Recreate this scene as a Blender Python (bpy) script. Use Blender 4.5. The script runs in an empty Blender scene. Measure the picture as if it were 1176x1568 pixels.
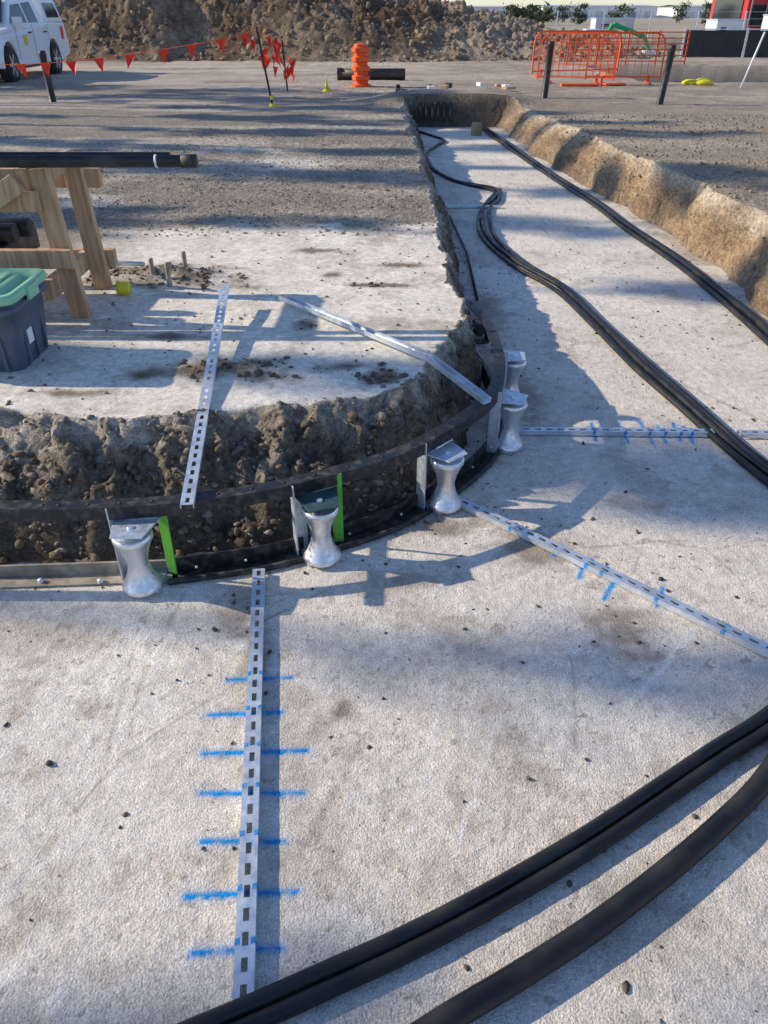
import bpy, bmesh, math, random
import numpy as np
from mathutils import Vector, Matrix, Quaternion
random.seed(7); rng=np.random.default_rng(7)
S=bpy.context.scene
col=S.collection

# ------------------------------------------------------------------ camera
cam=bpy.data.cameras.new("camera"); camo=bpy.data.objects.new("camera",cam); col.objects.link(camo)
camo.location=(0,0,1.6); camo.rotation_euler=(math.radians(90-33.255),0,0)
cam.sensor_fit='VERTICAL'; cam.sensor_height=24; cam.lens=12/math.tan(math.radians(34)); cam.clip_end=5000; cam.clip_start=.05
S.camera=camo

# ------------------------------------------------------------------ light
E=math.radians(28); A=math.radians(10)
sv=Vector((-math.cos(E)*math.cos(A), math.cos(E)*math.sin(A), math.sin(E)))
sun=bpy.data.lights.new("sun",'SUN'); sun.energy=5.0; sun.angle=math.radians(.6); sun.color=(1,.87,.68)
suno=bpy.data.objects.new("sun",sun); col.objects.link(suno); suno.rotation_euler=(-sv).to_track_quat('-Z','Y').to_euler()
w=bpy.data.worlds.new("World"); S.world=w; w.use_nodes=True
nt=w.node_tree; sky=nt.nodes.new('ShaderNodeTexSky'); sky.sky_type='NISHITA'; sky.sun_disc=False
sky.sun_elevation=E; sky.sun_rotation=math.atan2(sv.x,sv.y); sky.air_density=1.0; sky.dust_density=.2; sky.ozone_density=1.2
tint=nt.nodes.new('ShaderNodeMix'); tint.data_type='RGBA'; tint.blend_type='MULTIPLY'; tint.inputs[0].default_value=1; tint.inputs[7].default_value=(.88,.97,1.18,1)
nt.links.new(sky.outputs[0],tint.inputs[6])
bg=nt.nodes['Background']; bg.inputs[1].default_value=.15; nt.links.new(tint.outputs[2],bg.inputs[0])
S.view_settings.view_transform='Standard'; S.view_settings.look='None'; S.view_settings.exposure=0

# ------------------------------------------------------------------ numpy noise
TAB=rng.random((16,256,256))
def vn(x,y,s=0):
    x=np.asarray(x,float); y=np.asarray(y,float)
    xi=np.floor(x).astype(int); yi=np.floor(y).astype(int); fx=x-xi; fy=y-yi
    fx=fx*fx*(3-2*fx); fy=fy*fy*(3-2*fy); T=TAB[s%16]
    a=T[xi%256,yi%256]; b=T[(xi+1)%256,yi%256]; c=T[xi%256,(yi+1)%256]; d=T[(xi+1)%256,(yi+1)%256]
    return (a*(1-fx)+b*fx)*(1-fy)+(c*(1-fx)+d*fx)*fy
def fbm(x,y,s=0,o=4):
    r=0;a=.5;n=0
    for i in range(o):
        r=r+a*vn(x*2**i+17.3*i,y*2**i+5.1*i,s+i); n+=a; a*=.5
    return r/n*2-1
def sst(a,b,x):
    t=np.clip((x-a)/(b-a),0,1); return t*t*(3-2*t)

# ------------------------------------------------------------------ mesh helpers
def finish(me,name,mats,smooth=True,parent=None):
    for m in mats: me.materials.append(m)
    if smooth: me.polygons.foreach_set('use_smooth',[True]*len(me.polygons))
    me.update(); o=bpy.data.objects.new(name,me); col.objects.link(o)
    if parent: o.parent=parent
    return o
def np_mesh(name,V,F,mats,smooth=True,cols=None,parent=None):
    V=np.asarray(V,np.float32); F=np.asarray(F,np.int32); k=F.shape[1]
    me=bpy.data.meshes.new(name); me.vertices.add(len(V)); me.vertices.foreach_set('co',V.ravel())
    me.loops.add(F.size); me.loops.foreach_set('vertex_index',F.ravel())
    me.polygons.add(len(F)); me.polygons.foreach_set('loop_start',np.arange(0,F.size,k,dtype=np.int32))
    try: me.polygons.foreach_set('loop_total',np.full(len(F),k,dtype=np.int32))
    except Exception: pass
    me.update(calc_edges=True)
    if cols is not None:
        for nm,c in cols.items():
            at=me.color_attributes.new(nm,'FLOAT_COLOR','POINT'); at.data.foreach_set('color',np.asarray(c,np.float32).ravel())
    return finish(me,name,mats,smooth,parent)
def grid(name,xs,ys,zf,mats,cf=None,disp=None):
    X,Y=np.meshgrid(xs,ys); Z,ex=zf(X,Y)
    X2,Y2=(X,Y) if disp is None else disp(X,Y,Z,ex)
    V=np.stack([X2,Y2,Z],-1).reshape(-1,3); nx=len(xs); ny=len(ys)
    i=(np.arange(ny-1)[:,None]*nx+np.arange(nx-1)[None,:]).ravel()
    F=np.stack([i,i+1,i+nx+1,i+nx],-1)
    cols=None
    if cf: cols={k:v.reshape(-1,4) for k,v in cf(X,Y,Z,ex).items()}
    return np_mesh(name,V,F,mats,True,cols)
class MB:
    def __init__(s): s.v=[];s.f=[];s.m=[];s.sm=[]
    def add(s,vs,fs,m=0,sm=False):
        b=len(s.v); s.v+= [tuple(v) for v in vs]
        for f in fs: s.f.append([b+i for i in f]); s.m.append(m); s.sm.append(sm)
    def box(s,c,d,m=0,rot=None,taper=None):
        x,y,z=d[0]/2,d[1]/2,d[2]/2; vs=[]
        for k in (-1,1):
            t=1 if (taper is None or k<0) else taper
            for (i,j) in ((-1,-1),(1,-1),(1,1),(-1,1)): vs.append(Vector((i*x*t,j*y*t,k*z)))
        if rot is not None: vs=[rot@v for v in vs]
        vs=[v+Vector(c) for v in vs]
        s.add(vs,[(0,3,2,1),(4,5,6,7),(0,1,5,4),(1,2,6,5),(2,3,7,6),(3,0,4,7)],m)
    def beam(s,a,b,w,h,m=0,up=(0,0,1)):
        a=Vector(a);b=Vector(b);t=(b-a); L=t.length; t.normalize(); side=t.cross(Vector(up))
        if side.length<1e-4: side=Vector((1,0,0))
        side.normalize(); u=side.cross(t); R=Matrix((side,t,u)).transposed()
        s.box((a+b)/2,(w,L,h),m,R)
    def sweep(s,path,prof,m=0,sm=True,closed=True,cap=True):
        P=[Vector(p) for p in path]; n=len(prof); vs=[];fs=[]
        for i,p in enumerate(P):
            t=(P[min(i+1,len(P)-1)]-P[max(i-1,0)]).normalized(); side=t.cross(Vector((0,0,1)))
            if side.length<1e-3: side=Vector((1,0,0))
            side.normalize(); u=side.cross(t)
            for (a,b) in prof: vs.append(p+side*a+u*b)
        for i in range(len(P)-1):
            for j in range(n if closed else n-1):
                k=(j+1)%n; fs.append((i*n+j,i*n+k,(i+1)*n+k,(i+1)*n+j))
        if cap and closed: fs.append(tuple(range(n))[::-1]); fs.append(tuple((len(P)-1)*n+j for j in range(n)))
        s.add(vs,fs,m,sm)
    def tube(s,path,r,m=0,n=12,sm=True):
        s.sweep(path,[(r*math.cos(2*math.pi*i/n),r*math.sin(2*math.pi*i/n)) for i in range(n)],m,sm)
    def lathe(s,c,prof,m=0,n=32,axis='Z',sm=True,sq=0):
        vs=[];fs=[];k=len(prof)
        for i in range(n):
            a=2*math.pi*(i+.5)/n
            q=1.0
            if sq: q=1/ (abs(math.cos(a))**sq+abs(math.sin(a))**sq)**(1/sq)
            for (r,z) in prof:
                x,y=r*q*math.cos(a),r*q*math.sin(a)
                vs.append(Vector((x,y,z)) if axis=='Z' else (Vector((z,x,y)) if axis=='X' else Vector((y,z,x))))
        for i in range(n):
            j=(i+1)%n
            for q in range(k-1): fs.append((i*k+q,j*k+q,j*k+q+1,i*k+q+1))
        s.add([v+Vector(c) for v in vs],fs,m,sm)
    def obj(s,name,mats,bevel=0,parent=None,xf=None):
        me=bpy.data.meshes.new(name); vs=s.v if xf is None else [tuple(xf@Vector(v)) for v in s.v]
        me.from_pydata(vs,[],s.f)
        for m in mats: me.materials.append(m)
        me.polygons.foreach_set('material_index',s.m); me.polygons.foreach_set('use_smooth',s.sm); me.update()
        o=bpy.data.objects.new(name,me); col.objects.link(o)
        if parent: o.parent=parent
        if bevel:
            b=o.modifiers.new('bevel','BEVEL'); b.width=bevel; b.segments=2; b.limit_method='ANGLE'; b.angle_limit=.7
        return o
def catmull(P,k=8):
    P=[np.array(p,float) for p in P]; P=[2*P[0]-P[1]]+P+[2*P[-1]-P[-2]]; out=[]
    for i in range(1,len(P)-2):
        for j in range(k):
            t=j/k; a,b,c,d=P[i-1:i+3]
            out.append(.5*((2*b)+(c-a)*t+(2*a-5*b+4*c-d)*t*t+(3*b-a-3*c+d)*t**3))
    out.append(P[-2]); return [tuple(p) for p in out]

# ------------------------------------------------------------------ materials
def M(name,base=(.5,.5,.5),rough=.6,metal=0,var=.15,scale=6,bump=.0,bscale=60,dirt=None,dirtamt=.4,spec=.5):
    m=bpy.data.materials.new(name); m.use_nodes=True; t=m.node_tree; N=t.nodes; L=t.links; b=N['Principled BSDF']
    b.inputs['Roughness'].default_value=rough; b.inputs['Metallic'].default_value=metal
    b.inputs['Specular IOR Level'].default_value=spec
    tc=N.new('ShaderNodeTexCoord')
    n=N.new('ShaderNodeTexNoise'); n.inputs['Scale'].default_value=scale; n.inputs['Detail'].default_value=6; n.inputs['Roughness'].default_value=.6
    L.new(tc.outputs['Object'],n.inputs['Vector'])
    r=N.new('ShaderNodeMapRange'); r.inputs[1].default_value=.3; r.inputs[2].default_value=.7; r.inputs[3].default_value=1-var; r.inputs[4].default_value=1+var
    L.new(n.outputs['Fac'],r.inputs[0])
    mx=N.new('ShaderNodeMix'); mx.data_type='RGBA'; mx.blend_type='MULTIPLY'; mx.inputs[0].default_value=1
    mx.inputs[6].default_value=(*base,1)
    L.new(r.outputs[0],mx.inputs[7]); out=mx.outputs[2]
    if dirt:
        n2=N.new('ShaderNodeTexNoise'); n2.inputs['Scale'].default_value=scale*2.7; n2.inputs['Detail'].default_value=8
        L.new(tc.outputs['Object'],n2.inputs['Vector'])
        r2=N.new('ShaderNodeMapRange'); r2.inputs[1].default_value=.48; r2.inputs[2].default_value=.66; r2.inputs[3].default_value=0; r2.inputs[4].default_value=dirtamt
        L.new(n2.outputs['Fac'],r2.inputs[0])
        m2=N.new('ShaderNodeMix'); m2.data_type='RGBA'; L.new(r2.outputs[0],m2.inputs[0]); L.new(out,m2.inputs[6]); m2.inputs[7].default_value=(*dirt,1); out=m2.outputs[2]
        rr_=N.new('ShaderNodeMapRange'); rr_.inputs[1].default_value=.4; rr_.inputs[2].default_value=.66; rr_.inputs[3].default_value=rough; rr_.inputs[4].default_value=min(rough+.3,.95)
        L.new(n2.outputs['Fac'],rr_.inputs[0]); L.new(rr_.outputs[0],b.inputs['Roughness'])
    L.new(out,b.inputs['Base Color'])
    if bump:
        n3=N.new('ShaderNodeTexNoise'); n3.inputs['Scale'].default_value=bscale; n3.inputs['Detail'].default_value=5; n3.inputs['Roughness'].default_value=.65
        L.new(tc.outputs['Object'],n3.inputs['Vector'])
        bp=N.new('ShaderNodeBump'); bp.inputs['Strength'].default_value=1; bp.inputs['Distance'].default_value=bump
        L.new(n3.outputs['Fac'],bp.inputs['Height']); L.new(bp.outputs[0],b.inputs['Normal'])
    return m
def earth(name,pebble=.5,fine=.012,scales=(3,28,140),vs=55,amps=(.16,.24,.28),modulate=False):
    m=bpy.data.materials.new(name); m.use_nodes=True; t=m.node_tree; N=t.nodes; L=t.links; b=N['Principled BSDF']
    b.inputs['Roughness'].default_value=.95; b.inputs['Specular IOR Level'].default_value=.15
    tc=N.new('ShaderNodeTexCoord'); at=N.new('ShaderNodeVertexColor'); at.layer_name='Col'; cur=at.outputs['Color']
    hs=[]
    for s,a in zip(scales,amps):
        n=N.new('ShaderNodeTexNoise'); n.inputs['Scale'].default_value=s; n.inputs['Detail'].default_value=6; n.inputs['Roughness'].default_value=.62
        L.new(tc.outputs['Object'],n.inputs['Vector'])
        r=N.new('ShaderNodeMapRange'); r.inputs[1].default_value=.3; r.inputs[2].default_value=.7; r.inputs[3].default_value=1-a; r.inputs[4].default_value=1+a
        L.new(n.outputs['Fac'],r.inputs[0]); mx=N.new('ShaderNodeMix'); mx.data_type='RGBA'; mx.blend_type='MULTIPLY'; mx.inputs[0].default_value=1
        L.new(cur,mx.inputs[6]); L.new(r.outputs[0],mx.inputs[7]); cur=mx.outputs[2]; hs.append(n.outputs['Fac'])
    v=N.new('ShaderNodeTexVoronoi'); v.inputs['Scale'].default_value=vs; L.new(tc.outputs['Object'],v.inputs['Vector'])
    bw=N.new('ShaderNodeRGBToBW'); L.new(v.outputs['Color'],bw.inputs[0])
    r=N.new('ShaderNodeMapRange'); r.inputs[1].default_value=.15; r.inputs[2].default_value=.85; r.inputs[3].default_value=.5; r.inputs[4].default_value=1.7
    L.new(bw.outputs[0],r.inputs[0])
    mu=N.new('ShaderNodeMath'); mu.operation='MULTIPLY'; L.new(at.outputs['Alpha'],mu.inputs[0]); mu.inputs[1].default_value=pebble
    mx=N.new('ShaderNodeMix'); mx.data_type='RGBA'; mx.blend_type='MULTIPLY'; L.new(mu.outputs[0],mx.inputs[0]); L.new(cur,mx.inputs[6]); L.new(r.outputs[0],mx.inputs[7]); cur=mx.outputs[2]
    L.new(cur,b.inputs['Base Color'])
    b1=N.new('ShaderNodeBump'); b1.inputs['Strength'].default_value=1; b1.inputs['Distance'].default_value=fine; L.new(hs[2],b1.inputs['Height'])
    b2=N.new('ShaderNodeBump'); b2.inputs['Strength'].default_value=1; b2.inputs['Distance'].default_value=fine*2.2; L.new(hs[1],b2.inputs['Height']); L.new(b2.outputs[0],b1.inputs['Normal'])
    if modulate:
        md=N.new('ShaderNodeMapRange'); md.inputs[3].default_value=.22; md.inputs[4].default_value=1; md.inputs[2].default_value=.5; L.new(at.outputs['Alpha'],md.inputs[0])
        L.new(md.outputs[0],b1.inputs['Strength']); L.new(md.outputs[0],b2.inputs['Strength'])
    b3=N.new('ShaderNodeBump'); b3.inputs['Distance'].default_value=.012; b3.invert=True; L.new(mu.outputs[0],b3.inputs['Strength']); L.new(v.outputs['Distance'],b3.inputs['Height']); L.new(b1.outputs[0],b3.inputs['Normal'])
    L.new(b3.outputs[0],b.inputs['Normal']); return m
m_ground=earth('earth_ground',.55,.010,modulate=True)
m_mound=earth('earth_mound',.3,.07,(.8,6,34),14,(.25,.3,.35))
m_slab=earth('blinding_concrete',.20,.0030,(2.2,26,230),190,(.10,.14,.34))
m_stone=M('stone_bits',(.27,.23,.18),.95,var=.45,scale=9,bump=.004,bscale=90,spec=.1)
m_stone2=M('soil_clods',(.17,.13,.09),.95,var=.4,scale=7,bump=.006,bscale=60,spec=.1)
m_grit=M('grit',(.14,.105,.08),.95,var=.5,scale=7,bump=.002,bscale=90,spec=.1)
m_hdpe=M('black_conduit',(.010,.0105,.012),.36,var=.3,scale=3,dirt=(.10,.09,.08),dirtamt=.16)
m_black=M('black_plastic',(.015,.016,.018),.4,var=.2,dirt=(.14,.12,.1),dirtamt=.35,scale=5)
m_blackst=M('black_steel',(.02,.022,.025),.42,metal=.2,var=.3,scale=12,dirt=(.2,.17,.14),dirtamt=.4)
m_galv=M('galvanised_steel',(.66,.73,.80),.38,metal=.7,var=.2,scale=14,bump=.0008,bscale=60,dirt=(.5,.47,.43),dirtamt=.35)
m_alu=M('cast_aluminium',(.84,.85,.87),.30,metal=.9,var=.10,scale=25,bump=.0006,bscale=60,dirt=(.5,.47,.43),dirtamt=.18)
m_tan=M('dusty_steel',(.36,.31,.24),.7,var=.3,scale=10,dirt=(.18,.15,.11),dirtamt=.6)
m_green=M('green_tape',(.16,.55,.06),.5,var=.1,dirt=(.2,.25,.12))
m_teal=M('teal_bracket',(.05,.11,.12),.45,metal=.3,var=.2,dirt=(.2,.18,.15))
m_blue=M('blue_spray_paint',(.01,.25,.62),.6,var=.25,scale=40,dirt=(.35,.45,.55),dirtamt=.5)
m_tub=M('tub_plastic',(.07,.10,.15),.45,var=.12,dirt=(.2,.2,.2),dirtamt=.25)
m_lid=M('lid_plastic',(.27,.60,.37),.45,var=.1,scale=4,dirt=(.45,.5,.42),dirtamt=.35)
m_label=M('paper_label',(.75,.75,.76),.6)
m_orange=M('orange_plastic',(.85,.10,.010),.5,var=.12,dirt=(.5,.22,.1),dirtamt=.3)
m_flag=M('flag_cloth',(.9,.05,.02),.6,var=.12)
m_yellow=M('yellow_plastic',(.75,.62,.02),.5,var=.1,dirt=(.3,.26,.1))
m_white=M('white_paint',(.8,.81,.83),.25,var=.04)
m_glass=M('dark_glass',(.02,.03,.04),.08,var=.1)
m_rub=M('tyre_rubber',(.02,.02,.02),.85,var=.2,dirt=(.12,.1,.08))
m_bark=M('bark',(.16,.12,.09),.9,var=.3,bump=.02,bscale=12)
m_leaf=M('leaves',(.05,.075,.025),.6,var=.45,scale=1.5)
m_leaf2=M('leaves_far',(.07,.09,.045),.7,var=.4,scale=.6)
def timber():
    m=bpy.data.materials.new('pine_timber'); m.use_nodes=True; t=m.node_tree; N=t.nodes; L=t.links; b=N['Principled BSDF']; b.inputs['Roughness'].default_value=.7
    tc=N.new('ShaderNodeTexCoord'); mp=N.new('ShaderNodeMapping'); mp.inputs['Scale'].default_value=(16,16,1.6); L.new(tc.outputs['Object'],mp.inputs[0])
    n=N.new('ShaderNodeTexNoise'); n.inputs['Scale'].default_value=2.2; n.inputs['Detail'].default_value=7; n.inputs['Distortion'].default_value=.8; L.new(mp.outputs[0],n.inputs['Vector'])
    c=N.new('ShaderNodeValToRGB'); c.color_ramp.elements[0].position=.32; c.color_ramp.elements[0].color=(.36,.20,.10,1); c.color_ramp.elements[1].position=.6; c.color_ramp.elements[1].color=(.60,.40,.23,1)
    L.new(n.outputs['Fac'],c.inputs[0]); L.new(c.outputs[0],b.inputs['Base Color']); return m
m_wood=timber()

# ------------------------------------------------------------------ trench outlines (metres)
B=np.array([(-9,2.10),(-1.34,2.12),(-1.12,2.13),(-.79,2.15),(-.45,2.22),(-.2,2.33),(.03,2.47),(.19,2.68),(.33,2.98),(.43,3.4),(.46,3.9),(.48,4.3),(.52,4.9),(.55,5.47),(.56,6.59),(.54,7.87),(.52,10.1),(.53,13.8),(.5,14.35),(1.95,14.35),(1.95,13.48),(2.13,10.36),(2.30,8.69),(2.38,7.04),(2.44,6),(2.44,4.7),(2.5,2),(2.6,-4),(-9,-4)])
T=np.array([(-9.2,2.60),(-1.45,2.61),(-1.19,2.57),(-.94,2.55),(-.71,2.6),(-.47,2.66),(-.27,2.68),(-.12,2.70),(.03,2.78),(.11,2.92),(.17,3.1),(.26,3.35),(.34,3.62),(.35,3.87),(.36,4.27),(.38,5.15),(.37,6.15),(.35,7.91),(.32,10.85),(.28,14.5),(2.25,14.6),(2.3,13.5),(2.47,11.5),(2.46,9.4),(2.50,8.1),(2.54,6.93),(2.62,6.2),(2.62,5.4),(2.66,4.7),(2.7,2),(2.8,-4.3),(-9.2,-4.3)])
def pdist(x,y,P):
    d=np.full(x.shape,1e9); ins=np.zeros(x.shape,bool); n=len(P)
    for i in range(n):
        ax,ay=P[i]; bx,by=P[(i+1)%n]; dx,dy=bx-ax,by-ay; L=dx*dx+dy*dy
        t=np.clip(((x-ax)*dx+(y-ay)*dy)/L,0,1); d=np.minimum(d,(x-ax-t*dx)**2+(y-ay-t*dy)**2)
        c=((ay>y)!=(by>y))
        with np.errstate(divide='ignore',invalid='ignore'):
            xi=ax+(y-ay)*dx/(dy if dy!=0 else 1e-9)
        ins^=(c&(x<xi))
    return np.sqrt(d),ins
def gz(x,y):
    x=np.asarray(x,float);y=np.asarray(y,float)
    right=sst(1.2,1.6,x)
    amp=.075+.05*right
    notch=right*.05*sst(.2,.6,fbm(y*1.4,y*0+2.2,6,3))
    wx=x+amp*(fbm(y*(2.8-1.5*right),x*.4+3,1,4))+(.03-.015*right)*fbm(x*14,y*14,2,3)-notch
    wy=y+.06*fbm(x*2.6,y*2.6,3,3)*(1-right)+.022*fbm(x*14,y*14,5,3)
    db,ib=pdist(wx,wy,B); dt,it=pdist(wx,wy,T)
    t=np.where(ib,0,np.where(~it,1,db/(db+dt+1e-9)))
    prof=np.clip(t*1.1,0,1)**.75
    din=np.where(ib,db,0)
    base=.35-.05*sst(10,16,y)+.08*right*(1-sst(9,13,y))+.17*sst(13.9,14.6,y)*(1-sst(15.6,17.2,y))*np.exp(-((x-1.2)/1.3)**4)
    benchm=(1-sst(5.0,5.8,y))*(1-right)
    und=.014*fbm(x*.7,y*.7,4)+(.006-.003*benchm)*fbm(x*9,y*9,6)+(.003-.002*benchm)*fbm(x*45,y*45,7,2)+.008*sst(5.2,6.2,y)*fbm(x*22,y*22,8,3)
    z=prof*(base+und)
    wv=np.clip(4*t*(1-t),0,1)
    front=(1-right)*sst(3.2,2.8,y)
    rid=1-np.abs(fbm(x*6.5+.3*fbm(x*4,y*4,3),y*1.6,9,3))*1.6
    z=z+wv*((.03+.08*front)*(rid-.6)*(1-right)+(.05+.035*front)*(1-.4*right)*fbm(x*12,y*12,10,4)+.035*(1-.4*right)*np.abs(fbm(x*34,y*34,11,3)))
    spill=np.exp(-din/.06)*(.45+1.0*fbm(x*6,y*6,12,4))
    z=np.where(ib,-.035+.05*np.clip(spill,0,1.2)+.006*fbm(x*50,y*50,3,2)*np.exp(-din/.1),np.maximum(z,-.01))
    z=z+.05*np.exp(-(((x+1.3)/.33)**2+((y-4.35)/.16)**2))*(1+.5*fbm(x*20,y*20,2))
    z=z+.012*np.exp(-(((x+.65)/.3)**2+((y-2.98)/.1)**2))*(1+.9*fbm(x*20,y*20,2))*t
    ditch=sst(6.0,6.6,x+.2*fbm(x*2,y*2))*sst(20.0,20.4,y)*(1-sst(26.2,26.5,y)); z=z-1.2*ditch
    z=z+sst(16,30,y)*(.05*fbm(x*.5,y*.5,5)+.03*fbm(x*3,y*3,6))
    return z,(t,ib,din,ditch)
def gdisp(x,y,z,ex):
    t,ib,din,d=ex; wv=np.clip(4*t*(1-t),0,1)*(~ib); R=(x>1.2)
    return x+wv*(.045*fbm(y*16,z*22,4,4)+R*.06*fbm(y*3.5,z*8,9,3)), y+wv*.035*fbm(x*16,z*22,5,4)
def blob(x,y,cx,cy,rx,ry,s=0,k=10): 
    d=((x-cx)/rx)**2+((y-cy)/ry)**2
    return np.clip(np.exp(-d)*1.6+.9*(fbm(x*k,y*k,s,4))-.35,0,1)*(d<4)
def mixc(a,b,t): return a*(1-t[...,None])+np.array(b)*t[...,None]
def gcol(x,y,z,ex):
    t,ib,din,ditch=ex
    n1=fbm(x*1.2,y*1.2,1); n2=fbm(x*5,y*5,2); n3=fbm(x*18,y*18,3)
    c=np.zeros(x.shape+(3,))+np.array((.32,.265,.205))
    c=mixc(c,(.42,.355,.28),sst(-.2,.4,n1+.4*n2))
    left=1-sst(.3,.8,x)
    c=mixc(c,(.31,.27,.22),left*sst(5.4,6.2,y+.3*n2)*(1-sst(15,19,y)))
    c=mixc(c,(.54,.475,.385),left*sst(-.05,.4,fbm(x*.35,y*1.6,7)+.25*n2)*(y>5.5)*.8)
    for (cx,cy,rx,ry) in ((-1.0,8.3,.5,.35),(-1.6,9.2,.6,.3),(-2.6,6.4,.5,.3)): c=mixc(c,(.70,.65,.57),blob(x,y,cx,cy,rx,ry,4,5)*.85)
    cr=left*(1-sst(5.35,5.75,y+.35*n2+.15*n1))*sst(.9,1,t)*sst(-2.6,-1.6,x+.4*n1+ (4.2-y)*.3)
    c=mixc(c,(.76,.70,.60),cr)
    c=mixc(c,(.60,.525,.43),cr*sst(.15,.5,n2+.5*n3)*.6)
    c=mixc(c,(.43,.365,.29),cr*sst(.25,.6,fbm(x*2.3,y*3.1,9)+.35*n3)*.65)
    dk=(.20,.155,.11)
    for (cx,cy,rx,ry) in ((-.65,3.0,.34,.13),(-.9,2.95,.2,.07),(0,4.2,.2,.05),(-.38,3.55,.08,.11),(0,2.92,.11,.09),(-.4,4.95,.18,.07),(-1.3,4.35,.5,.26),(-.15,3.05,.12,.04),(-1.2,2.75,.25,.05),(.1,4.6,.2,.05),(-.3,4.4,.06,.05),(-1.0,3.4,.2,.05)):
        c=mixc(c,dk,blob(x,y,cx,cy,rx,ry,6,11)*.92)
    c=mixc(c,(.36,.29,.215),sst(2.2,2.6,x)*(1-sst(10,20,y))*.9)
    c=mixc(c,(.50,.42,.32),sst(2.2,2.6,x)*sst(0,.4,n1+.3*n3)*(1-sst(14,22,y))*.7)
    wv=(t<.97)&(~ib)
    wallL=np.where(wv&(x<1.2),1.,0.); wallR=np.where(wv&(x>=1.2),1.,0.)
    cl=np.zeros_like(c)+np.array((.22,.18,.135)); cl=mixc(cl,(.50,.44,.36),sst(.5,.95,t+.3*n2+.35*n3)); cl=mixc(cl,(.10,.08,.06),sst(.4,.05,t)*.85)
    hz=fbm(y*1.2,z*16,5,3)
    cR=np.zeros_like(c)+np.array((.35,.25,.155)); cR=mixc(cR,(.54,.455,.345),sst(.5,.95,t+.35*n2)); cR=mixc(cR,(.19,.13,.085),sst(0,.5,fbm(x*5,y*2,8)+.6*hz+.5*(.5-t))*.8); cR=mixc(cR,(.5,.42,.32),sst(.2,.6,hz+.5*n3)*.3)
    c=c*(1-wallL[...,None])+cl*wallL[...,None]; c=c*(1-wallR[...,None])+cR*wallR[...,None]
    c=np.where(ib[...,None],np.array((.24,.195,.15))*(1+.3*n3[...,None]),c)
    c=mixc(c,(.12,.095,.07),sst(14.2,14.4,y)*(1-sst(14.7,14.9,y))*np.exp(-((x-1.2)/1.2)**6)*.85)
    c=mixc(c,(.05,.04,.03),np.clip(ditch*3,0,1)*.9)  # shade inside the ditch deepened by painting its soil nearly black
    c=mixc(c,(.52,.44,.34),sst(17,22,y)*sst(-.3,.3,fbm(x*.3,y*.8,9))*.6*(ditch<.05))
    c=mixc(c,(.40,.35,.25),sst(45,120,y)*.7)
    g=np.clip(.35+.65*sst(5.4,6,y)+wallL*.6-cr*.8,0,1)*(1-sst(14,25,y))
    g=np.maximum(g,wallR*.9)
    return {'Col':np.concatenate([c,g[...,None]],-1)}
def geo(a,b,n): t=np.linspace(0,1,n+1)[:-1]; return a+(b-a)*t
def far(a,b,n): t=np.linspace(0,1,n+1)[1:]**3.2; return a+(b-a)*t
xs=np.concatenate([far(-8,-1500,28)[::-1],geo(-8,-3,50),geo(-3,-1.7,45),geo(-1.7,0,135),geo(0,.6,80),geo(.6,2.05,16),geo(2.05,2.8,68),geo(2.8,6,54),geo(6,14,54),[14],far(14,1500,28)])
ys=np.concatenate([far(-5,-60,6)[::-1],geo(-5,2.05,14),geo(2.05,2.8,90),geo(2.8,5.6,140),geo(5.6,9,120),geo(9,17,130),geo(17,36,90),[36],far(36,3000,34)])
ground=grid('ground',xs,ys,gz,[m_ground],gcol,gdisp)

# ------------------------------------------------------------------ slab
def seg(x,y,a,b,w):
    dx,dy=b[0]-a[0],b[1]-a[1]; t=np.clip(((x-a[0])*dx+(y-a[1])*dy)/(dx*dx+dy*dy),0,1)
    return np.exp(-(((x-a[0]-t*dx)**2+(y-a[1]-t*dy)**2)/w**2))
SM=[((-.48,1.43),(-.28,1.44)),((-.47,1.30),(-.2,1.31)),((-.45,1.18),(-.2,1.18)),((-.42,1.05),(-.23,1.05)),((-.43,.92),(-.19,.93)),((-.39,.80),(-.21,.81)),((-.45,1.56),(-.27,1.57)),
 ((.95,3.02),(.97,3.2)),((1.09,3.0),(1.1,3.2)),((1.2,3.0),(1.2,3.24)),((1.26,3.0),(1.27,3.17)),((1.33,3.02),(1.35,3.2)),((1.38,3.0),(1.39,3.16)),
 ((.66,2.03),(.7,2.12)),((.72,1.92),(.78,2.02)),((.88,1.88),(.93,1.98)),((.60,2.16),(.64,2.22))]
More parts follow.
